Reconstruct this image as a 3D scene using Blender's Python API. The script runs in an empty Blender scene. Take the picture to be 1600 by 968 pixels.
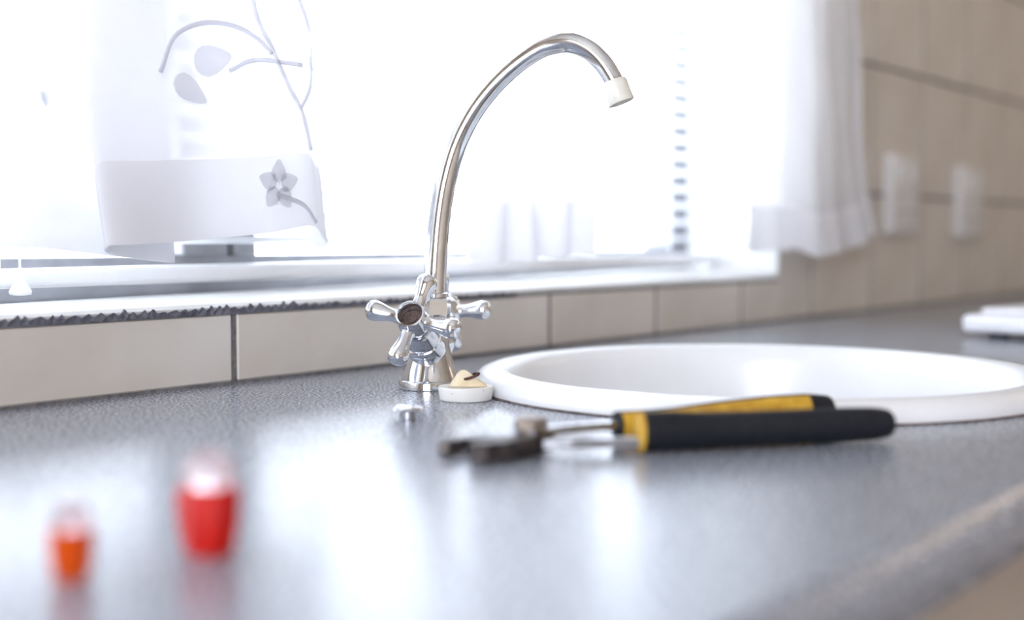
import bpy, bmesh, math, random
from mathutils import Vector, Matrix
random.seed(7)
S = bpy.context.scene
COL = S.collection
CT = 0.90                      # height of the worktop above the floor

# ------------------------------------------------------------------ camera
TH = math.atan2(1580, 2045); PI_ = math.atan2(117, 2045)
cam_d = bpy.data.cameras.new('camera'); cam = bpy.data.objects.new('camera', cam_d); COL.objects.link(cam)
cam.location = (0, -0.795, CT + 0.1153)
F0 = Vector((math.cos(TH), math.sin(TH), 0)); UZ = Vector((0, 0, 1))
FW = F0 * math.cos(PI_) - UZ * math.sin(PI_)
cam.rotation_euler = FW.to_track_quat('-Z', 'Y').to_euler()
cam_d.sensor_width = 36; cam_d.lens = 36 * 2045 / 1600
cam_d.clip_start = 0.01; cam_d.clip_end = 300
cam_d.dof.use_dof = True; cam_d.dof.focus_distance = 0.945; cam_d.dof.aperture_fstop = 2.6
S.camera = cam

# ------------------------------------------------------------------ sky and light
w = bpy.data.worlds.new('overcast_sky'); S.world = w; w.use_nodes = True
bg = w.node_tree.nodes['Background']; bg.inputs[0].default_value = (0.85, 0.89, 1.0, 1); bg.inputs[1].default_value = 10.5

def portal(name, loc, rot, sx, sy):
    d = bpy.data.lights.new(name, 'AREA'); d.shape = 'RECTANGLE'; d.size = sx; d.size_y = sy
    d.cycles.is_portal = True
    o = bpy.data.objects.new(name, d); COL.objects.link(o); o.location = loc; o.rotation_euler = rot
portal('window_portal', (0.65, 0.20, CT + 0.58), (-math.pi / 2, 0, 0), 1.9, 1.06)
portal('fill_opening_portal', (-1.64, -1.45, 1.10), (0, -math.pi / 2, 0), 2.2, 1.2)  # sampling portal for the fill opening added in the left wall

vs = S.view_settings
vs.view_transform = 'Standard'; vs.look = 'None'; vs.gamma = 1; vs.use_curve_mapping = False
vs.exposure = 0.38

# ------------------------------------------------------------------ materials
def mat(name, col, rough=0.5, metal=0.0, **kw):
    m = bpy.data.materials.new(name); m.use_nodes = True
    b = m.node_tree.nodes['Principled BSDF']
    b.inputs['Base Color'].default_value = (*col, 1); b.inputs['Roughness'].default_value = rough
    b.inputs['Metallic'].default_value = metal
    for k, v in kw.items(): b.inputs[k.replace('_', ' ')].default_value = v
    return m
def vary(m, c1, c2, scale, lo=0.35, hi=0.65, detail=4.0, bump=0.0, rough=None):
    nt = m.node_tree; N = nt.nodes; b = N['Principled BSDF']
    tc = N.new('ShaderNodeTexCoord'); n = N.new('ShaderNodeTexNoise'); n.inputs['Scale'].default_value = scale
    n.inputs['Detail'].default_value = detail
    r = N.new('ShaderNodeValToRGB'); r.color_ramp.elements[0].position = lo; r.color_ramp.elements[1].position = hi
    r.color_ramp.elements[0].color = (*c1, 1); r.color_ramp.elements[1].color = (*c2, 1)
    nt.links.new(tc.outputs['Object'], n.inputs['Vector']); nt.links.new(n.outputs['Fac'], r.inputs['Fac'])
    nt.links.new(r.outputs['Color'], b.inputs['Base Color'])
    if rough:
        mr = N.new('ShaderNodeMapRange'); mr.inputs['To Min'].default_value = rough[0]; mr.inputs['To Max'].default_value = rough[1]
        nt.links.new(n.outputs['Fac'], mr.inputs['Value']); nt.links.new(mr.outputs['Result'], b.inputs['Roughness'])
    if bump:
        bp = N.new('ShaderNodeBump'); bp.inputs['Strength'].default_value = bump; bp.inputs['Distance'].default_value = 0.001
        nt.links.new(n.outputs['Fac'], bp.inputs['Height']); nt.links.new(bp.outputs['Normal'], b.inputs['Normal'])
    return m
M = {}
M['chrome'] = vary(mat('chrome', (.8, .82, .85), .07, 1.0), (.74, .76, .80), (.84, .86, .89), 60, rough=(.05, .13))
M['aerator'] = vary(mat('cream_plastic', (.75, .73, .66), .35), (.70, .67, .60), (.80, .78, .71), 90)
M['dark_recess'] = vary(mat('dark_recess', (.08, .05, .04), .6), (.05, .03, .03), (.14, .09, .07), 300)
M['enamel'] = vary(mat('white_enamel', (.86, .87, .88), .30, 0, Coat_Weight=.25, Coat_Roughness=.2), (.84, .85, .87), (.87, .88, .89), 20)
M['sealant'] = vary(mat('brown_sealant', (.12, .09, .09), .7), (.08, .06, .06), (.2, .16, .15), 120)
M['plug_white'] = vary(mat('plug_white', (.8, .79, .75), .5), (.35, .30, .26), (.82, .81, .77), 230, .27, .33, 2)
M['plug_cream'] = vary(mat('plug_cream', (.80, .70, .48), .55), (.72, .58, .36), (.84, .75, .55), 120)
M['rust'] = vary(mat('rusty_wire', (.07, .03, .035), .6, .4), (.03, .015, .02), (.14, .06, .05), 400)
M['rubber_black'] = vary(mat('black_rubber', (.008, .010, .015), .5, 0, Specular_IOR_Level=.3), (.006, .008, .012), (.012, .014, .019), 350, bump=.15)
M['yellow'] = vary(mat('yellow_rubber', (.62, .36, .03), .5), (.50, .27, .02), (.68, .41, .04), 120)
M['steel'] = vary(mat('tool_steel', (.50, .52, .55), .28, 1.0), (.38, .39, .42), (.60, .62, .65), 200)
M['steel_dark'] = vary(mat('blackened_steel', (.07, .06, .06), .42, .8), (.035, .033, .04), (.13, .11, .10), 150)
M['bolt'] = vary(mat('worn_bolt_steel', (.3, .25, .21), .4, .9), (.20, .16, .13), (.40, .34, .29), 200)
def glassy(name, c1, c2, tw):
    m = vary(mat(name, c1, .25, 0, Specular_IOR_Level=.3, Transmission_Weight=tw, IOR=1.45), c1, c2, 60); return m
M['red'] = glassy('red_plastic', (.60, .010, .006), (.68, .018, .008), .12)
M['orange'] = glassy('orange_plastic', (.68, .075, .004), (.74, .10, .006), .12)
M['clear_pink'] = glassy('clear_pink_plastic', (.95, .75, .78), (.97, .84, .86), .85)
M['white_plastic'] = vary(mat('white_plastic', (.8, .8, .82), .35), (.76, .76, .78), (.83, .83, .85), 30)
M['socket'] = vary(mat('socket_plastic', (.72, .70, .68), .4), (.68, .66, .64), (.75, .73, .71), 30)
M['slot'] = vary(mat('slot_grey', (.25, .24, .23), .6), (.2, .19, .18), (.3, .29, .28), 90)
M['foot'] = vary(mat('black_foot', (.02, .03, .035), .6), (.015, .02, .025), (.04, .05, .055), 90)
M['tile'] = vary(mat('beige_tile', (.66, .61, .535), .32), (.60, .54, .47), (.70, .655, .595), 9, .3, .7, 6, rough=(.25, .4))
M['grout'] = vary(mat('grey_grout', (.16, .15, .155), .9), (.12, .115, .12), (.21, .20, .20), 160, bump=.6)
M['grout_dark'] = vary(mat('dark_grout', (.12, .12, .15), .9), (.085, .085, .11), (.20, .20, .23), 260, bump=.8)
M['paint'] = vary(mat('white_sill_paint', (.82, .82, .80), .45), (.78, .78, .76), (.85, .85, .84), 14, bump=.1)
M['wall'] = vary(mat('wall_paint', (.63, .55, .46), .8), (.61, .53, .44), (.65, .57, .48), 6)
M['ceil'] = vary(mat('ceiling_paint', (.82, .81, .79), .85), (.80, .79, .77), (.84, .83, .81), 6)
M['floor'] = vary(mat('floor_tile', (.34, .26, .2), .4), (.29, .22, .17), (.38, .30, .23), 5)
M['cabinet'] = vary(mat('taupe_cabinet', (.40, .345, .29), .5), (.38, .325, .27), (.42, .365, .31), 8)
M['frame'] = vary(mat('grey_aluminium', (.24, .24, .26), .5, .3), (.21, .21, .23), (.27, .27, .29), 30)
M['ground'] = vary(mat('pale_paving', (.6, .6, .58), .9), (.55, .55, .53), (.66, .66, .64), 3)
M['blind'] = vary(mat('white_blind', (.84, .85, .87), .4, 0, Transmission_Weight=0.0), (.82, .83, .85), (.86, .87, .89), 20)

def countermat():
    m = bpy.data.materials.new('grey_speckled_laminate'); m.use_nodes = True
    nt = m.node_tree; N = nt.nodes; L = nt.links; b = N['Principled BSDF']
    tc = N.new('ShaderNodeTexCoord')
    n1 = N.new('ShaderNodeTexNoise'); n1.inputs['Scale'].default_value = 500; n1.inputs['Detail'].default_value = 3
    n2 = N.new('ShaderNodeTexVoronoi'); n2.inputs['Scale'].default_value = 560
    r1 = N.new('ShaderNodeValToRGB'); e = r1.color_ramp.elements
    e[0].position = .38; e[0].color = (.07, .076, .095, 1); e[1].position = .62; e[1].color = (.60, .63, .71, 1)
    k = e.new(.5); k.color = (.225, .24, .29, 1)
    r2 = N.new('ShaderNodeValToRGB'); e = r2.color_ramp.elements
    e[0].position = .15; e[0].color = (.45, .45, .47, 1); e[1].position = .32; e[1].color = (1, 1, 1, 1)
    mx = N.new('ShaderNodeMixRGB'); mx.blend_type = 'MULTIPLY'; mx.inputs[0].default_value = .55
    for n in (n1, n2): L.new(tc.outputs['Object'], n.inputs['Vector'])
    L.new(n1.outputs['Fac'], r1.inputs['Fac']); L.new(n2.outputs['Distance'], r2.inputs['Fac'])
    L.new(r1.outputs['Color'], mx.inputs[1]); L.new(r2.outputs['Color'], mx.inputs[2]); L.new(mx.outputs['Color'], b.inputs['Base Color'])
    b.inputs['Roughness'].default_value = .25; b.inputs['IOR'].default_value = 1.55
    n3 = N.new('ShaderNodeTexNoise'); n3.inputs['Scale'].default_value = 240
    bp = N.new('ShaderNodeBump'); bp.inputs['Strength'].default_value = .12; bp.inputs['Distance'].default_value = .0006
    L.new(tc.outputs['Object'], n3.inputs['Vector']); L.new(n3.outputs['Fac'], bp.inputs['Height']); L.new(bp.outputs['Normal'], b.inputs['Normal'])
    return m
M['counter'] = countermat()

def sheer(name, transp, dens, col=(.96, .96, .985)):
    """woven fabric: open weave lets light straight through, threads scatter it"""
    m = bpy.data.materials.new(name); m.use_nodes = True
    nt = m.node_tree; N = nt.nodes; L = nt.links
    for n in list(N):
        if n.type != 'OUTPUT_MATERIAL': N.remove(n)
    out = N['Material Output']
    tr = N.new('ShaderNodeBsdfTransparent'); tl = N.new('ShaderNodeBsdfTranslucent'); df = N.new('ShaderNodeBsdfDiffuse')
    tl.inputs[0].default_value = (*[c * dens for c in col], 1); df.inputs[0].default_value = (*col, 1)
    tc = N.new('ShaderNodeTexCoord'); nz = N.new('ShaderNodeTexNoise'); nz.inputs['Scale'].default_value = 35
    mr = N.new('ShaderNodeMapRange'); mr.inputs['To Min'].default_value = transp * .8; mr.inputs['To Max'].default_value = transp * 1.2
    L.new(tc.outputs['Object'], nz.inputs['Vector']); L.new(nz.outputs['Fac'], mr.inputs['Value'])
    m1 = N.new('ShaderNodeMixShader'); m1.inputs[0].default_value = .6
    L.new(tl.outputs[0], m1.inputs[1]); L.new(df.outputs[0], m1.inputs[2])
    m2 = N.new('ShaderNodeMixShader'); L.new(mr.outputs['Result'], m2.inputs[0]); L.new(m1.outputs[0], m2.inputs[1]); L.new(tr.outputs[0], m2.inputs[2])
    L.new(m2.outputs[0], out.inputs['Surface'])
    return m
M['voile'] = sheer('sheer_voile', .12, .80)
M['voile_hem'] = sheer('double_hem_voile', .03, .95)
M['thread'] = sheer('embroidery_thread', .30, .80, (.84, .84, .91))
M['leafcloth'] = sheer('embroidered_leaf_cloth', .45, .80, (.90, .90, .95))

# ------------------------------------------------------------------ helpers
def link(name, bm, m, parent=None, smooth=False, loc=None, recalc=True):
    if recalc: bmesh.ops.recalc_face_normals(bm, faces=bm.faces)
    me = bpy.data.meshes.new(name); bm.to_mesh(me); bm.free()
    if smooth:
        me.shade_smooth()
        if smooth == 'auto': me.set_sharp_from_angle(angle=math.radians(38))
    me.materials.append(m)
    return linkme(name, me, parent, loc)
def linkme(name, me, parent=None, loc=None):
    o = bpy.data.objects.new(name, me); COL.objects.link(o)
    if loc is not None: o.location = loc
    if parent is not None: o.parent = parent
    return o
def thing(name, label, cat, loc, rz=0, group=None):
    o = bpy.data.objects.new(name, None); COL.objects.link(o); o.location = loc; o.rotation_euler = (0, 0, rz)
    o.empty_display_size = .02
    o['label'] = label; o['category'] = cat
    if group: o['group'] = group
    return o
def tag(o, label, cat, group=None):
    o['label'] = label; o['category'] = cat
    if group: o['group'] = group
    return o
def struct(o): o['kind'] = 'structure'; return o
def box(bm, x0, x1, y0, y1, z0, z1, bev=0, seg=2):
    r = bmesh.ops.create_cube(bm, size=1)
    vv = r['verts']
    for v in vv:
        v.co = Vector(((x0 + x1) / 2 + v.co.x * (x1 - x0), (y0 + y1) / 2 + v.co.y * (y1 - y0), (z0 + z1) / 2 + v.co.z * (z1 - z0)))
    if bev:
        ed = list({e for v in vv for e in v.link_edges})
        bmesh.ops.bevel(bm, geom=ed, offset=bev, segments=seg, affect='EDGES', profile=.5)
    return bm
def nbox(*a, **k): return box(bmesh.new(), *a, **k)
def basis(axis):
    a = Vector(axis).normalized()
    up = Vector((0, 0, 1)) if abs(a.z) < .95 else Vector((1, 0, 0))
    u = up.cross(a).normalized(); v = a.cross(u).normalized()
    return a, u, v
def lathe(bm, prof, org=(0, 0, 0), axis=(0, 0, 1), n=40, cap=True, poly=False):
    """prof: list of (distance along axis, radius)"""
    org = Vector(org); a, u, v = basis(axis); rings = []
    for t, r in prof:
        if r < 1e-6: rings.append([bm.verts.new(org + a * t)]); continue
        rings.append([bm.verts.new(org + a * t + u * (r * math.cos(2 * math.pi * i / n)) + v * (r * math.sin(2 * math.pi * i / n))) for i in range(n)])
    for p, q in zip(rings[:-1], rings[1:]):
        for i in range(n):
            j = (i + 1) % n
            if len(p) == 1 and len(q) == 1: continue
            if len(p) == 1: bm.faces.new((p[0], q[j], q[i]))
            elif len(q) == 1: bm.faces.new((p[i], p[j], q[0]))
            else: bm.faces.new((p[i], p[j], q[j], q[i]))
    if cap:
        for r in (rings[0], rings[-1]):
            if len(r) > 2: bm.faces.new(r)
    return bm
def catmull(pts, sub=8):
    P = [Vector(p) for p in pts]; P = [P[0] * 2 - P[1]] + P + [P[-1] * 2 - P[-2]]; out = []
    for i in range(1, len(P) - 2):
        p0, p1, p2, p3 = P[i - 1:i + 3]
        for k in range(sub):
            t = k / sub
            out.append(.5 * ((2 * p1) + (-p0 + p2) * t + (2 * p0 - 5 * p1 + 4 * p2 - p3) * t * t + (-p0 + 3 * p1 - 3 * p2 + p3) * t ** 3))
    out.append(P[-2].copy()); return out
def sweep(bm, path, rad, n=16, side=None, a0=0, a1=2 * math.pi, cap=True):
    """tube along path; rad(i, f) -> (half width along side, half height); partial angular range gives a shell"""
    path = [Vector(p) for p in path]; full = abs(a1 - a0 - 2 * math.pi) < 1e-6; rings = []
    prev = None; m = len(path)
    for i, p in enumerate(path):
        t = (path[min(i + 1, m - 1)] - path[max(i - 1, 0)]).normalized()
        if side is not None: u = (Vector(side) - t * t.dot(Vector(side))).normalized()
        elif prev is None: u = basis(t)[1]
        else: u = (prev - t * t.dot(prev)).normalized()
        prev = u; v = t.cross(u)
        ra, rb = rad(i, i / (m - 1)); cnt = n if full else n + 1
        rings.append([bm.verts.new(p + u * ra * math.cos(a0 + (a1 - a0) * k / n) + v * rb * math.sin(a0 + (a1 - a0) * k / n)) for k in range(cnt)])
    for p, q in zip(rings[:-1], rings[1:]):
        for k in range(n):
            j = (k + 1) % len(p)
            bm.faces.new((p[k], p[j], q[j], q[k]))
    if full and cap: bm.faces.new(rings[0]); bm.faces.new(rings[-1])
    if not full:
        for p, q in zip(rings[:-1], rings[1:]): bm.faces.new((p[0], q[0], q[-1], p[-1]))
        bm.faces.new(rings[0]); bm.faces.new(rings[-1])
    return bm
def prism(bm, outline, z0, z1, bev=0):
    """outline [(x,y)] extruded from z0 to z1"""
    a = [bm.verts.new((x, y, z0)) for x, y in outline]; b = [bm.verts.new((x, y, z1)) for x, y in outline]; n = len(a)
    bm.faces.new(a[::-1]); bm.faces.new(b)
    for i in range(n): bm.faces.new((a[i], a[(i + 1) % n], b[(i + 1) % n], b[i]))
    if bev: bmesh.ops.bevel(bm, geom=bm.edges[:], offset=bev, segments=1, affect='EDGES')
    return bm

# ------------------------------------------------------------------ room shell
RX0, RX1, RY0, CE = -1.6, 3.5, -3.0, 2.55
WX0, WX1, WZ0, WZ1, WD = -0.30, 1.600, CT + .056, CT + 1.12, 0.20      # window opening in the back wall
struct(link('floor', nbox(RX0 - .2, RX1 + .2, RY0 - .2, .2, -.1, 0), M['floor']))
struct(link('ceiling', nbox(RX0 - .2, RX1 + .2, RY0 - .2, .2, CE, CE + .1), M['ceil']))
bm = bmesh.new()
box(bm, RX0, WX0, 0, WD, 0, CE); box(bm, WX1, RX1, 0, WD, 0, CE); box(bm, WX0, WX1, 0, WD, 0, WZ0); box(bm, WX0, WX1, 0, WD, WZ1, CE)
wall_back = struct(link('wall_back', bm, M['wall']))
struct(link('wall_right', nbox(RX1, RX1 + .2, RY0, .2, 0, CE), M['wall']))
struct(link('wall_front', nbox(RX0 - .2, RX1 + .2, RY0 - .2, RY0, 0, CE), M['wall']))
bm = bmesh.new()                                       # left wall with an unseen opening added to let in fill daylight
box(bm, RX0 - .2, RX0, RY0, -2.05, 0, CE); box(bm, RX0 - .2, RX0, -.85, .2, 0, CE); box(bm, RX0 - .2, RX0, -2.05, -.85, 2.2, CE)
struct(link('wall_left', bm, M['wall']))
bm = nbox(-60, 60, .2, 120, -.25, -.15); struct(link('ground_outside', bm, M['ground']))
bm = nbox(-60, RX0 - .2, -60, .2, -.25, -.15); struct(link('ground_left_outside', bm, M['ground']))  # ground outside the added left opening

# wall tiles: every tile a piece of its own, standing proud of the grout bed
struct(link('grout_bed', nbox(RX0 + .0, RX1, -.0072, 0, CT - .03, CT + .056), M['grout'], wall_back))
link('grout_bed', nbox(WX1 + .0, RX1, -.0072, 0, CT + .056, CT + .762), M['grout'], wall_back)
PX, JX, G = .2075, .6675, .0056
rows = [(.0026, .177), (.177, .372), (.372, .567), (.567, .762)]
tilecache = {}
def tile(x0, x1, z0, z1):
    key = (round(x1 - x0, 4), round(z1 - z0, 4))
    if key not in tilecache:
        b = nbox(0, key[0], 0, .0085, 0, key[1], bev=.0012, seg=1)
        me = bpy.data.meshes.new('tile'); bmesh.ops.recalc_face_normals(b, faces=b.faces); b.to_mesh(me); b.free(); me.materials.append(M['tile'])
        tilecache[key] = me
    linkme('tile', tilecache[key], wall_back, (x0, -.0085, z0))
for i in range(-6, 14):
    x0, x1 = JX + i * PX + G / 2, JX + (i + 1) * PX - G / 2
    if x0 < -.8 or x1 > RX1: continue
    for k, (z0, z1) in enumerate(rows):
        a, b = CT + z0 + (G / 2 if k else 0), CT + z1 - G / 2
        if x0 < WX1:
            if k == 0:
                if x1 <= WX1: tile(x0, x1, a, CT + .0545)
                else: tile(x0, WX1, a, CT + .0545); tile(WX1 + .0008, x1, a, b)
            elif x1 > WX1: tile(WX1 + .001, x1, a, b)
        else: tile(x0, x1, a, b)

# window sill with its rough grout line, sloping up towards the frame
bm = bmesh.new()
sec = [(-.0085, .0575), (-.0100, .0605), (-.0085, .0632), (-.004, .0640), (.125, .0570), (.125, .050), (-.0005, .050), (-.0005, .0575)]
va = [bm.verts.new((WX0, y, CT + z)) for y, z in sec]; vb = [bm.verts.new((WX1 - .001, y, CT + z + (.0127 if y > .1 and z > .053 else 0))) for y, z in sec]
for i in range(len(sec)): bm.faces.new((va[i], va[(i + 1) % len(sec)], vb[(i + 1) % len(sec)], vb[i]))
bm.faces.new(va); bm.faces.new(vb[::-1])
sill = struct(link('trim_1', bm, M['paint']))
bm = bmesh.new(); x = .30; top = []; rr = random.Random(3)
while x < 1.02:
    amp = .0046 if x < .72 else .0026
    top.append((x, .0575 + rr.random() * .0008)); x += rr.uniform(.003, .0085)
    top.append((x, .0575 + amp * rr.uniform(.35, 1.15))); x += rr.uniform(.0015, .006)
fr, bk = [], []
for (x, z) in top:
    fr.append((bm.verts.new((x, -.0112, CT + z)), bm.verts.new((x, -.0095, CT + .0545))))
    bk.append((bm.verts.new((x, -.0080, CT + z)), bm.verts.new((x, -.0080, CT + .0545))))
for i in range(len(top) - 1):
    bm.faces.new((fr[i][1], fr[i + 1][1], fr[i + 1][0], fr[i][0])); bm.faces.new((fr[i][0], fr[i + 1][0], bk[i + 1][0], bk[i][0]))
    bm.faces.new((bk[i][0], bk[i + 1][0], bk[i + 1][1], bk[i][1])); bm.faces.new((bk[i][1], bk[i + 1][1], fr[i + 1][1], fr[i][1]))
link('grout_line', bm, M['grout_dark'], sill)
# plastered reveal at the right of the window
struct(link('trim_2', nbox(WX1 - .006, WX1, -.0095, .2, CT + .0646, WZ1), M['paint']))

# window frame: outer frame, mullion, sashes and glass
wf = bmesh.new()
FY0, FY1 = .128, .172
box(wf, WX0, WX1, FY0, FY1, CT + .056, CT + .097); box(wf, WX0, WX1, FY0, FY1, WZ1 - .045, WZ1)
box(wf, WX0, WX0 + .045, FY0, FY1, CT + .097, WZ1 - .045); box(wf, WX1 - .050, WX1 - .006, FY0, FY1, CT + .097, WZ1 - .045)
win = struct(link('window_1', wf, M['frame']))
for xa, xb in ((.722, .772), (.780, .806)):
    link('mullion', nbox(xa, xb, FY0 - .006, FY1, CT + .097, WZ1 - .045, bev=.002, seg=1), M['frame'], win)
gm = bpy.data.materials.new('window_glass'); gm.use_nodes = True
nt = gm.node_tree; nt.nodes.remove(nt.nodes['Principled BSDF'])
tr = nt.nodes.new('ShaderNodeBsdfTransparent'); tr.inputs[0].default_value = (.95, .97, .97, 1)
gl = nt.nodes.new('ShaderNodeBsdfGlossy'); gl.inputs['Roughness'].default_value = .02
mxs = nt.nodes.new('ShaderNodeMixShader'); mxs.inputs[0].default_value = .05
nt.links.new(tr.outputs[0], mxs.inputs[1]); nt.links.new(gl.outputs[0], mxs.inputs[2])
nt.links.new(mxs.outputs[0], nt.nodes['Material Output'].inputs['Surface'])
for xa, xb in ((WX0 + .045, .722), (.806, WX1 - .05)):
    link('pane', nbox(xa, xb, .148, .152, CT + .097, WZ1 - .045), gm, win)

# venetian blind in the reveal
BY, BX0, BX1 = .086, WX0 + .02, 1.586
blind = thing('venetian_blind', 'white venetian blind with open horizontal slats inside the kitchen window', 'blind', (0, BY, CT))
sl = bmesh.new(); prof = [(-.0125, -.0008), (-.006, .0008), (0, .0013), (.006, .0008), (.0125, -.0008)]
v0 = [[sl.verts.new((xx, y, z + dz)) for y, z in prof] for dz in (0, -.0004) for xx in (BX0, BX1)]
for q, r in ((0, 1), (2, 3)):
    for i in range(4): sl.faces.new((v0[q][i], v0[q][i + 1], v0[r][i + 1], v0[r][i]))
for i in range(4):
    sl.faces.new((v0[0][i], v0[0][i + 1], v0[2][i + 1], v0[2][i])); sl.faces.new((v0[1][i], v0[1][i + 1], v0[3][i + 1], v0[3][i]))
sl.faces.new((v0[0][0], v0[1][0], v0[3][0], v0[2][0])); sl.faces.new((v0[0][4], v0[1][4], v0[3][4], v0[2][4]))
s0 = link('slat', sl, M['blind'], blind)
zz = .1120; first = True
while zz < 1.03:
    o = s0 if first else linkme('slat', s0.data, blind)
    o.location = (0, 0, zz); o.rotation_euler = (math.radians(-14), 0, 0); first = False; zz += .0215
bm = bmesh.new()
box(bm, BX0, BX1, -.0125, .0125, .0762, .0905, bev=.0045, seg=4)
link('bottom_rail', bm, M['blind'], blind, smooth='auto')
link('head_rail', nbox(BX0, BX1, -.02, .02, 1.03, 1.064), M['blind'], blind)
for xx in (.10, .52, 1.05, 1.50):
    for yy in (-.0135, .0135):
        link('ladder_cord', lathe(bmesh.new(), [(.088, .0006), (1.03, .0006)], (xx, yy, 0), n=6), M['blind'], blind)
pc = thing('blind_cord', 'white pull cord with a bell-shaped tassel hanging low at the left window edge', 'cord', (.527, .058, CT + .072))
link('cord', lathe(bmesh.new(), [(.016, .0009), (.97, .0009)], n=6), M['blind'], pc)
link('tassel', lathe(bmesh.new(), [(0, .004), (.0005, .0074), (.003, .0080), (.006, .0066), (.010, .0042), (.016, .0028), (.020, .0018)], n=24), M['white_plastic'], pc, smooth=True)

# ------------------------------------------------------------------ worktop and cabinets
SC, SR = Vector((.911, -.332)), .221
CX0, CX1, CY0 = RX0 + .0, RX1, -.609
bm = bmesh.new(); hole = []
n = 72
for z, key in ((CT, 't'), (CT - .03, 'b')):
    outer = [bm.verts.new(p) for p in ((CX0, CY0, z), (CX1, CY0, z), (CX1, -.0002, z), (CX0, -.0002, z))]
    inner = [bm.verts.new((SC.x + .203 * math.cos(2 * math.pi * i / n), SC.y + .203 * math.sin(2 * math.pi * i / n), z)) for i in range(n)]
    ed = [bm.edges.new((outer[i], outer[(i + 1) % 4])) for i in range(4)] + [bm.edges.new((inner[i], inner[(i + 1) % n])) for i in range(n)]
    bmesh.ops.triangle_fill(bm, use_beauty=True, edges=ed)
    hole.append((outer, inner))
(o0, i0), (o1, i1) = hole
for i in range(n): bm.faces.new((i0[i], i0[(i + 1) % n], i1[(i + 1) % n], i1[i]))
for i in (1, 2, 3): bm.faces.new((o0[i], o0[(i + 1) % 4], o1[(i + 1) % 4], o1[i]))
prevL, prevR = o0[0], o0[1]                          # rounded front nosing
for k in range(1, 13):
    if k <= 8: a = math.pi / 2 * k / 8; p = (CY0 - .013 * math.sin(a), CT - .013 * (1 - math.cos(a)))
    elif k < 12: a = math.pi / 2 * (k - 8) / 4; p = (CY0 - .013 + .006 * (1 - math.cos(a)) , CT - .026 - .004 * math.sin(a))
    if k == 12: nl, nr = o1[0], o1[1]
    else: nl, nr = bm.verts.new((CX0, *p)), bm.verts.new((CX1, *p))
    f = bm.faces.new((prevL, prevR, nr, nl)); f.smooth = True; prevL, prevR = nl, nr
top = link('worktop', bm, M['counter'])
tag(top, 'grey speckled laminate worktop with rounded front edge running along the tiled wall', 'worktop')

def cabinet(x0, x1, label, doors):
    t = thing('base_cabinet', label, 'cabinet', (x0, -.580, 0), group='base cabinets under the worktop'); W = x1 - x0
    z0, z1 = .10, CT - .031
    bm = bmesh.new(); D = .565
    box(bm, 0, .016, 0, D, z0, z1); box(bm, W - .016, W, 0, D, z0, z1); box(bm, .016, W - .016, 0, D, z0, z0 + .016); box(bm, .016, W - .016, D - .008, D, z0 + .016, z1)
    link('carcass', bm, M['cabinet'], t)
    link('plinth', nbox(.0, W, .05, .066, 0, z0), M['cabinet'], t)
    for k in range(doors):
        a = W * k / doors + .0015; b = W * (k + 1) / doors - .0015
        d = link('door', nbox(a, b, -.018, -.0005, z0 + .005, z1 - .006, bev=.002), M['cabinet'], t)
        hx = b - .05 if k % 2 == 0 and doors > 1 else a + .05
        hb = sweep(bmesh.new(), catmull([(hx, -.018, z1 - .20), (hx, -.042, z1 - .19), (hx, -.044, z1 - .14), (hx, -.042, z1 - .09), (hx, -.018, z1 - .08)]), lambda i, f: (.004, .004), n=8)
        link('handle', hb, M['steel'], d, smooth=True)
cabinet(-.45, .149, 'taupe single-door base cabinet under the left end of the worktop', 1)
cabinet(.15, 1.349, 'wide taupe base cabinet with two doors under the round sink', 2)
cabinet(1.35, 2.0, 'taupe single-door base cabinet right of the sink cabinet', 1)

# ------------------------------------------------------------------ sink
sink = thing('sink', 'round white enamel sink set into the grey worktop, rolled raised rim', 'sink', (SC.x, SC.y, CT))
R = SR
rim = [(.0003, R - .001), (.004, R - .0002), (.008, R - .002), (.0118, R - .006), (.0142, R - .012), (.0148, R - .018), (.0138, R - .024), (.0105, R - .029), (.005, R - .032), (-.004, R - .034)]
wall_ = [(-.05, R - .040), (-.10, R - .048), (-.135, R - .060), (-.152, R - .082), (-.159, R - .115), (-.162, .06), (-.164, .032), (-.166, .028)]
ow = [(-.172, .028), (-.172, .06), (-.169, R - .11), (-.160, R - .076), (-.142, R - .054), (-.10, R - .042), (-.05, R - .034), (-.004, R - .028), (.0003, R - .022)]
full = rim + wall_ + ow
bm = bmesh.new(); lathe(bm, full, n=96, cap=False)
bmesh.ops.remove_doubles(bm, verts=bm.verts, dist=1e-6)
link('bowl', bm, M['enamel'], sink, smooth=True)
bm = lathe(bmesh.new(), [(.0001, R - .006), (.0001, R + .0012), (.0012, R + .0006), (.0016, R - .006)], n=96, cap=False)
link('sealant_bead', bm, M['sealant'], sink, smooth=True)
bm = lathe(bmesh.new(), [(-.168, 0), (-.168, .020), (-.1645, .031), (-.163, .030), (-.166, .018), (-.166, 0)], n=40, cap=False)
link('drain', bm, M['chrome'], sink, smooth='auto')

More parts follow.
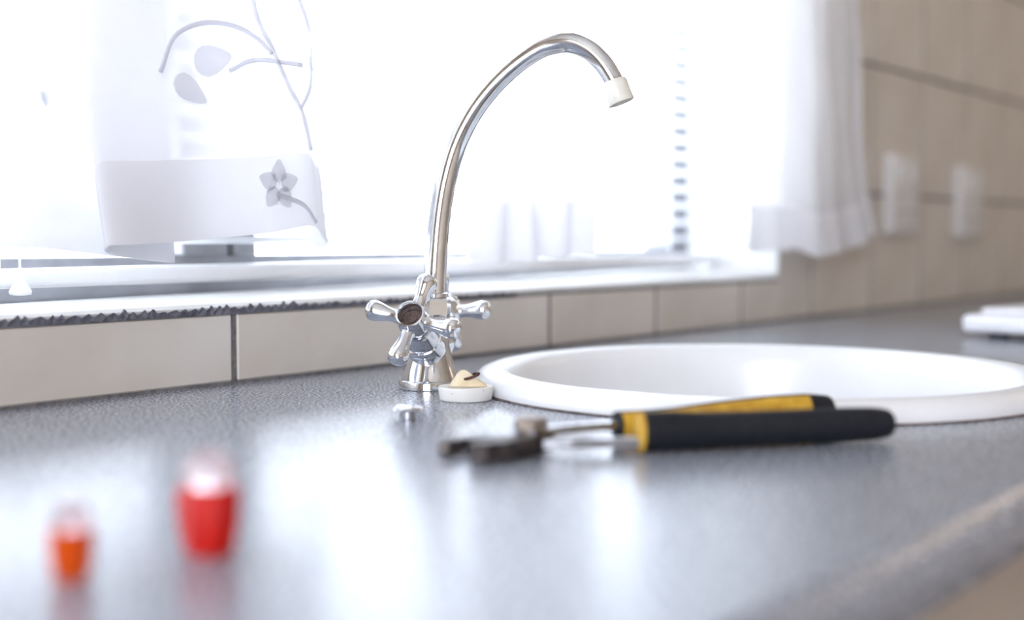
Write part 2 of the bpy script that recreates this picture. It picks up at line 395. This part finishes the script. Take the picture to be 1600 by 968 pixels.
# ------------------------------------------------------------------ mixer tap
TP = Vector((.7410, -.1448, CT))
tap = thing('mixer_tap', 'chrome swan-neck mixer tap with two cross handles between sink and tiled wall', 'tap', TP)
dS = Vector((.387, -.922, 0)).normalized(); dA = Vector((-.877, -.448, 0)).normalized()
link('base_flange', lathe(bmesh.new(), [(0, .0232), (.0005, .0242), (.0045, .0242), (.0062, .0236), (.0068, .0222), (.0068, .006)], n=56), M['chrome'], tap, smooth='auto')
off = dS * .0022
link('body', lathe(bmesh.new(), [(.0069, .0218), (.010, .0208), (.016, .0185), (.023, .0163), (.030, .0148), (.036, .0138), (.044, .0130), (.052, .0126), (.0545, .0116)], n=48), M['chrome'], tap, smooth='auto')
EL = math.radians(30)
def valve(sgn, roll, cap):
    ax = (dA * sgn * math.cos(EL) + UZ * math.sin(EL)).normalized(); o = Vector((0, 0, .0255))
    pr = [(.000, .004), (.004, .0105), (.008, .0138), (.013, .0150), (.020, .0152), (.027, .0149), (.0285, .0142), (.0290, .0128), (.0296, .0128), (.0300, .0134), (.036, .0130), (.044, .0120), (.0455, .0112), (.0458, .0085), (.0485, .0085)]
    link('valve_arm', lathe(bmesh.new(), pr, o, ax, 40), M['chrome'], tap, smooth='auto')
    hp = [(.0480, .0078), (.0484, .0096), (.0500, .0110), (.0545, .0118), (.0600, .0116), (.0640, .0106), (.0662, .0103), (.0680, .0106), (.0690, .0102), (.0692, .0092), (.0680, .0084), (.0660, .0079), (.0585, .0077), (.0585, .0)]
    if cap: hp = hp[:9] + [(.0700, .0085), (.0715, .0050), (.0718, 0)]
    hub = link('handle', lathe(bmesh.new(), hp, o, ax, 40), M['chrome'], tap, smooth='auto')
    if not cap:
        link('screw_recess', lathe(bmesh.new(), [(.0587, 0), (.0587, .0075), (.0592, .0075), (.0600, .0040), (.0615, .0032), (.0615, 0)], o, ax, 24), M['dark_recess'], hub, smooth='auto')
    c = o + ax * .0575
    rt = ax.cross(UZ).normalized() * (-1 if True else 1); up = rt.cross(ax).normalized()
    if up.z < 0: up = -up
    rt = up.cross(ax).normalized()
    for k in range(4):
        an = roll + k * math.pi / 2
        d = up * math.cos(an) + rt * math.sin(an); d = (d + ax * .06).normalized()
        sp = [(.0085, .0058), (.012, .0050), (.016, .0048), (.020, .0053), (.0245, .0065), (.0285, .0075), (.0315, .0076), (.0340, .0066), (.0356, .0045), (.0362, .0018), (.0363, 0)]
        link('spoke', lathe(bmesh.new(), sp, c, d, 24), M['chrome'], hub, smooth=True)
valve(1, math.radians(13), False)
valve(-1, math.radians(3), True)
link('hex_nut', lathe(bmesh.new(), [(.0540, .0095), (.0548, .0132), (.0560, .0140), (.0665, .0140), (.0678, .0130), (.0685, .0100)], off, n=6), M['chrome'], tap)
SP = [(.0030, .060), (.0036, .0780), (.0048, .0995), (.0075, .1282), (.0126, .1568), (.0207, .1827), (.0326, .2051), (.0474, .2235), (.0645, .2388), (.0823, .2500), (.0966, .2541), (.1085, .2538), (.1203, .2484), (.1302, .2393), (.1377, .2282), (.1392, .2248)]
path = catmull([dS * u + UZ * z for u, z in SP], 8)
side = UZ.cross(dS)
link('spout', sweep(bmesh.new(), path, lambda i, f: ((.0086 - .0014 * f),) * 2, n=32, side=side), M['chrome'], tap, smooth='auto')
link('spout_collar', lathe(bmesh.new(), [(.0680, .0092), (.0690, .0104), (.0715, .0104), (.0725, .0090)], off * 1.6, n=32), M['chrome'], tap, smooth='auto')
ad = (dS * .0045 - UZ * .0120).normalized(); ao = dS * .1388 + UZ * .2260
link('aerator', lathe(bmesh.new(), [(0, .0070), (.0006, .0088), (.0020, .0095), (.0165, .0099), (.0172, .0095), (.0172, .0075), (.012, .0070), (.012, 0)], ao, ad, 36), M['aerator'], tap, smooth='auto')

# ------------------------------------------------------------------ plug
pl = thing('sink_plug', 'white rubber sink plug with cream tab and rusty ring beside the tap', 'plug', (.7030, -.2110, CT), math.atan2(-.79, .61))
link('disc', lathe(bmesh.new(), [(0, .0174), (.0006, .0182), (.0085, .0196), (.0097, .0190), (.0098, .0178), (.0092, .0165), (.0092, 0)], n=48), M['plug_white'], pl, smooth='auto')
out = [(-.0125, 0), (.0155, 0), (.0145, .0015), (.0075, .0060), (.0025, .0100), (.0002, .0118), (-.0025, .0122), (-.0050, .0110), (-.0075, .0075), (-.0115, .0015)]
bm = bmesh.new(); prism(bm, out, -.0022, .0022)
bmesh.ops.bevel(bm, geom=bm.edges[:], offset=.0008, segments=2, affect='EDGES')
for v in bm.verts: v.co = Vector((v.co.x, -v.co.z * (1 + max(0, .010 - v.co.y) * 90), v.co.y + .0090))
tab = link('tab', bm, M['plug_cream'], pl, smooth='auto')
bm = bmesh.new(); pts = []
c0 = Vector((.0035, 0, .0165)); e1 = Vector((.85, -.45, .28)).normalized(); e2 = Vector((.35, .9, .2)).normalized()
pts = [c0 + e1 * .0062 * math.cos(a) + e2 * .0050 * math.sin(a) for a in [2 * math.pi * i / 24 for i in range(25)]]
link('wire_ring', sweep(bm, pts, lambda i, f: (.0010, .0010), n=8), M['rust'], pl, smooth=True)

# ------------------------------------------------------------------ loose chrome button from the handle
bt = thing('tap_button', 'small mushroom-shaped chrome cap lying on the worktop in front of the tap', 'cap', (.6055, -.2450, CT))
link('stem', lathe(bmesh.new(), [(0, .0050), (.0004, .0056), (.0050, .0056), (.0055, .0050), (.0056, 0)], n=32), M['steel'], bt, smooth='auto')
link('cap', lathe(bmesh.new(), [(.0056, .0050), (.0060, .0090), (.0066, .0096), (.0074, .0092), (.0086, .0070), (.0094, .0040), (.0096, 0)], n=40), M['chrome'], bt, smooth='auto')

# ------------------------------------------------------------------ pliers
pp = thing('pliers', 'slip-joint pliers with black and yellow rubber grips lying before the sink', 'pliers', (.5483, -.3778, CT))
def P(x, y, z): return Vector((x - .5483, y + .3778, z))
def grip(pts, prof, insd, ring):
    path = catmull([P(*p) for p in pts], 6); m = len(path) - 1
    d = (path[-1] - path[0]).normalized(); sd = UZ.cross(d)         # pointing to the far side
    if insd < 0: sd = -sd
    def rad(i, f):
        k = f * (len(prof) - 1); a = int(min(k, len(prof) - 2)); t = k - a
        return tuple(prof[a][j] * (1 - t) + prof[a + 1][j] * t for j in (0, 1))
    g = link('grip', sweep(bmesh.new(), path, rad, n=20, side=sd, a0=math.pi * .36, a1=math.pi * 1.64), M['rubber_black'], pp, smooth='auto')
    cut = max(2, int(m * .72))
    link('grip_inlay', sweep(bmesh.new(), path[:cut + 1], lambda i, f: tuple(q * 1.01 for q in rad(i, i / m)), n=16, side=sd, a0=-math.pi * .37, a1=math.pi * .37), M['yellow'], g, smooth='auto')
    link('grip_tip', sweep(bmesh.new(), path[cut:], lambda i, f: tuple(q * .99 for q in rad(i + cut, (i + cut) / m)), n=16, side=sd, a0=-math.pi * .37, a1=math.pi * .37), M['rubber_black'], g, smooth='auto')
    link('grip_collar', sweep(bmesh.new(), [path[0] - d * .0018, path[0] - d * .0012, path[0], path[0] + d * .0005], lambda i, f: tuple(q * (.82, .98, 1.03, 1.03)[i] for q in rad(0, 0)), n=20, side=sd), M['yellow'] if ring else M['rubber_black'], g, smooth='auto')
near = [(.5860, -.4285, .0112), (.6010, -.4392, .0110), (.6170, -.4500, .0104), (.6460, -.4723, .0102), (.6765, -.4958, .0104), (.6960, -.5110, .0104), (.7035, -.5172, .0104), (.7060, -.5192, .0104)]
grip(near, [(.0070, .0108), (.0082, .0108), (.0084, .0100), (.0082, .0098), (.0080, .0098), (.0078, .0092), (.0065, .0075), (.0028, .0035)], 1, True)
far = [(.6060, -.4010, .0100), (.6240, -.4105, .0098), (.6420, -.4190, .0100), (.6680, -.4318, .0108), (.6950, -.4470, .0114), (.7170, -.4610, .0116), (.7290, -.4695, .0116), (.7325, -.4720, .0116)]
grip(far, [(.0068, .0080), (.0074, .0080), (.0076, .0082), (.0082, .0092), (.0086, .0100), (.0084, .0100), (.0066, .0082), (.0028, .0035)], -1, False)
def bar(name, outl, z0, z1, m, bev=.0007):
    bm = bmesh.new(); prism(bm, [(x - .5483, y + .3778) for x, y in outl], z0, z1, 0)
    bmesh.ops.bevel(bm, geom=bm.edges[:], offset=bev, segments=1, affect='EDGES')
    return link(name, bm, m, pp)
def strip(pts, wd):
    """outline of a flat bar of varying width along pts"""
    pts = [Vector((*p, 0)) for p in pts]; L_, R_ = [], []
    for i, p in enumerate(pts):
        t = (pts[min(i + 1, len(pts) - 1)] - pts[max(i - 1, 0)]).normalized(); nrm = Vector((-t.y, t.x, 0)) * wd[i] / 2
        L_.append((p + nrm)[:2]); R_.append((p - nrm)[:2])
    return L_ + R_[::-1]
# near grip's half runs under the bolt to the far jaw, far grip's half over it to the near jaw
bar('shank', strip([(.5900, -.4313), (.5740, -.4155), (.5610, -.4010), (.5500, -.3830)], [.0085, .0085, .011, .016]), .0035, .0085, M['steel'])
bar('jaw', strip([(.5520, -.3850), (.5470, -.3700), (.5380, -.3580), (.5275, -.3520), (.5185, -.3505), (.5125, -.3540)], [.016, .0135, .010, .0070, .0065, .0060]), .0008, .0078, M['steel_dark'])
bar('shank', strip([(.6090, -.4030), (.5900, -.3930), (.5700, -.3850), (.5480, -.3790)], [.0080, .0075, .010, .017]), .0088, .0128, M['steel'])
bar('jaw', strip([(.5560, -.3830), (.5450, -.3850), (.5330, -.3870), (.5200, -.3862), (.5090, -.3830), (.5045, -.3790)], [.018, .016, .012, .010, .009, .007]), .0012, .0108, M['steel_dark'])
nut = lathe(bmesh.new(), [(.0129, .0085), (.0134, .0092), (.0175, .0090), (.0188, .0074), (.0190, .0)], (.5515 - .5483, -.3815 + .3778, 0), n=8)
link('pivot_bolt', nut, M['bolt'], pp, smooth='auto')
link('pivot_pin', lathe(bmesh.new(), [(.0006, .006), (.0129, .006)], (.5515 - .5483, -.3815 + .3778, 0), n=16), M['bolt'], pp, smooth='auto')

# ------------------------------------------------------------------ two plastic caps, near the camera
def cap(name, label, loc, rz, s, h, m, group):
    t = thing(name, label, 'plastic cap', loc, rz, group)
    b = lathe(bmesh.new(), [(0, .0072 * s), (.0008 * s, .0080 * s), (.006 * s, .0093 * s), (.012 * s, .0102 * s), (h - .0012 * s, .0106 * s), (h, .0098 * s), (h, .0070 * s)], n=7)
    link('cap_body', b, m, t)
    c = lathe(bmesh.new(), [(h + .0002, .0080 * s), (h + .003 * s, .0094 * s), (h + .0075 * s, .0080 * s), (h + .0105 * s, .0060 * s), (h + .0115 * s, .0030 * s)], n=7)
    link('clear_top', c, M['clear_pink'], t)
    return t
cap('plastic_cap', 'larger red translucent plastic cap with pale top, blurred on the near worktop', (.3050, -.4205, CT), .5, 1.12, .0245, M['red'], 'plastic caps on the near worktop')
cap('plastic_cap', 'smaller orange translucent plastic cap at the far left of the near worktop', (.2535, -.4115, CT), .1, .75, .0170, M['orange'], 'plastic caps on the near worktop')

# ------------------------------------------------------------------ kitchen scale at the right
ks = thing('kitchen_scale', 'flat white plastic kitchen scale on dark feet at the right end of worktop', 'scale', (1.472, -.296, CT), math.radians(-10))
link('scale_body', nbox(0, .26, -.20, 0, .0068, .0265, bev=.006, seg=3), M['white_plastic'], ks, smooth='auto')
link('platform', nbox(.035, .255, -.195, -.005, .0266, .0325, bev=.0028, seg=2), M['white_plastic'], ks, smooth='auto')
for fx, fy in ((.03, -.03), (.23, -.03), (.03, -.17), (.23, -.17)):
    link('foot', lathe(bmesh.new(), [(0, .010), (.0005, .011), (.0067, .011)], (fx, fy, 0), n=20), M['foot'], ks, smooth='auto')

# ------------------------------------------------------------------ wall sockets
def socket(x0, x1, z0, z1, label):
    t = thing('wall_socket', label, 'socket', (x0, -.0087, CT + z0), group='wall sockets beside the window'); W = x1 - x0; H = z1 - z0
    link('back_box', nbox(0, W, -.009, 0, 0, H, bev=.0015, seg=1), M['socket'], t)
    link('face_plate', nbox(-.0015, W + .0015, -.014, -.0091, -.0015, H + .0015, bev=.002, seg=2), M['socket'], t, smooth='auto')
    for k in (0, 1):
        cx = W * (.28 + .44 * k)
        b = link('outlet', nbox(cx - .021, cx + .021, -.0155, -.0141, H * .14, H * .56, bev=.0006, seg=1), M['socket'], t)
        for dx, dz, r in ((0, .020, .0045), (-.010, -.008, .0038), (.010, -.008, .0038)):
            link('pin_hole', lathe(bmesh.new(), [(0, r), (.0004, r)], (cx + dx, -.0156, H * .33 + dz), (0, -1, 0), 16), M['slot'], b)
        link('switch', nbox(cx - .008, cx + .008, -.0175, -.0141, H * .68, H * .88, bev=.001, seg=1), M['white_plastic'], t)
socket(1.957, 2.075, .119, .240, 'white double wall socket nearer the curtain on the beige tiles')
socket(2.270, 2.388, .112, .233, 'white double wall socket further right on the beige tiles')

# ------------------------------------------------------------------ curtains
struct(link('trim_3', lathe(bmesh.new(), [(0, .008), (2.6, .008)], (-.55, -.045, CT + 1.2), (1, 0, 0), 16), M['white_plastic']))
def curtain(label, plan, hemz, flare, hemh=.056):
    """plan: (x, y) points of the folded cloth seen from above at the hem; hemz: height of the hem at each"""
    t = thing('curtain', label, 'curtain', (plan[0][0], -.045, CT), group='sheer curtains at the kitchen window')
    pts = catmull([(p[0], p[1], h) for p, h in zip(plan, hemz)], 7)
    xa = min(p.x for p in pts); xb = max(p.x for p in pts)
    def at(p, z):
        k = math.exp(-max(z - .1, 0) / .13); x, y = p.x, p.y
        x -= flare * (1 - k) * (x - xa) / (xb - xa); y = -.045 + (y + .045) * (.55 + .45 * math.exp(-max(z - .1, 0) / .45))
        y += .002 * math.sin(z * 31 + x * 40); x += .0025 * math.sin(z * 19 + x * 25)
        return Vector((x, y, z)) - Vector((plan[0][0], -.045, 0))
    def sheet(za, zb, nz, nm, m, dy):
        bm = bmesh.new(); g = []
        for p in pts:
            a, b = za(p), zb(p)
            g.append([bm.verts.new(at(p, a + (b - a) * (k / nz) ** 1.5) + Vector((0, dy, 0))) for k in range(nz + 1)])
        for i in range(len(g) - 1):
            for k in range(nz): bm.faces.new((g[i][k], g[i + 1][k], g[i + 1][k + 1], g[i][k + 1]))
        return link(nm, bm, m, t, smooth=True)
    sheet(lambda p: p.z, lambda p: 1.205, 60, 'cloth', M['voile'], 0)
    sheet(lambda p: p.z + .0002, lambda p: p.z + hemh, 6, 'hem', M['voile_hem'], -.0012)
    return t, at
t1, at1 = curtain('sheer white embroidered curtain hanging left of the tap, stem pattern on its folds',
    [(.36, -.030), (.42, -.024), (.47, -.034), (.54, -.026), (.60, -.022), (.585, -.034), (.530, -.044), (.522, -.052), (.545, -.058), (.60, -.060), (.66, -.060), (.705, -.058), (.722, -.050), (.737, -.040), (.728, -.032)],
    [.108, .106, .107, .101, .096, .096, .102, .108, .109, .112, .117, .122, .114, .105, .106], .024)
t2, at2 = curtain('sheer white curtain panel hanging behind the swan-neck spout',
    [(.925, -.03), (.950, -.045), (.975, -.03), (1.000, -.045), (1.03, -.03), (1.06, -.045), (1.09, -.03), (1.115, -.042)],
    [.093, .090, .092, .089, .094, .093, .095, .094], .0)
t3, at3 = curtain('sheer white curtain overlapping the tiled wall at the right of the window',
    [(1.43, -.05), (1.47, -.040), (1.51, -.053), (1.545, -.044), (1.565, -.050), (1.600, -.064), (1.640, -.054), (1.680, -.063), (1.72, -.052), (1.76, -.062), (1.795, -.054), (1.812, -.060), (1.80, -.048)],
    [.096, .094, .097, .095, .098, .086, .088, .092, .096, .104, .113, .119, .120], .078)
# embroidered stems and leaves, stitched onto the front fold of the left curtain
def on1(x, z, y=-.0612): return Vector((x - .36, y + .045, z))
def fold_y(x): return -.0625 if .53 < x < .70 else (-.0605 if x > .52 else -.0392)
def stem(pts, r=.0017):
    path = catmull([on1(x, z, fold_y(x)) for x, z in pts], 6)
    link('embroidered_stem', sweep(bmesh.new(), path, lambda i, f: (r, r * .5), n=6, side=(0, 0, 1)), M['thread'], t1, smooth=True)
def leaf(x, z, L_, W_, an):
    bm = bmesh.new(); f_, b_ = [], []
    for i in range(16):
        a = 2 * math.pi * i / 16; u = math.cos(a) * L_ / 2; v = math.sin(a) * W_ / 2 * (1 - .45 * math.cos(a))
        X = x + u * math.cos(an) - v * math.sin(an); Z = z + u * math.sin(an) + v * math.cos(an)
        f_.append(bm.verts.new(on1(X, Z, fold_y(x) - .0006))); b_.append(bm.verts.new(on1(X, Z, fold_y(x) + .0004)))
    bm.faces.new(f_); bm.faces.new(b_[::-1])
    for i in range(16): bm.faces.new((f_[i], b_[i], b_[(i + 1) % 16], f_[(i + 1) % 16]))
    link('embroidered_leaf', bm, M['leafcloth'], t1)
stem([(.640, .310), (.645, .275), (.660, .252), (.675, .228), (.690, .206), (.700, .180)], .0021)
stem([(.560, .225), (.572, .250), (.595, .262), (.622, .264), (.645, .258), (.660, .248)])
stem([(.620, .232), (.645, .242), (.690, .243)]); stem([(.688, .210), (.698, .228), (.700, .250)])
stem([(.682, .300), (.697, .272), (.703, .240)]); stem([(.665, .145), (.690, .138), (.705, .125)])
leaf(.605, .238, .034, .020, .25); leaf(.585, .215, .030, .016, -.5); leaf(.50, .20, .036, .020, -.9); leaf(.478, .205, .030, .016, 1.9)
for k in range(5):
    a = k * 2 * math.pi / 5 + .3; leaf(.665 + .011 * math.cos(a), .152 + .011 * math.sin(a), .017, .013, a)

# ------------------------------------------------------------------ unseen light added on the right wall for edge highlight and warm tiles
cl = thing('added_wall_light', 'long white light added out of view on the right-hand wall for highlight and warmth', 'light', (RX1 - .001, -1.15, 1.98))
link('housing', nbox(-.045, 0, -.75, .75, -.09, .09, bev=.006), M['white_plastic'], cl)
dm = bpy.data.materials.new('added_glow'); dm.use_nodes = True
eb = dm.node_tree.nodes['Principled BSDF']; eb.inputs['Emission Color'].default_value = (1, .78, .56, 1); eb.inputs['Emission Strength'].default_value = 4.0
bm = sweep(bmesh.new(), [(-.0455, -.73, 0), (-.0455, .73, 0)], lambda i, f: (.08, .04), n=12, side=(0, 0, 1), a0=0, a1=-math.pi)
for v in bm.verts: v.co.x = -.0455 - abs(v.co.x + .0455)
link('added_glow_panel', bm, dm, cl, smooth='auto')
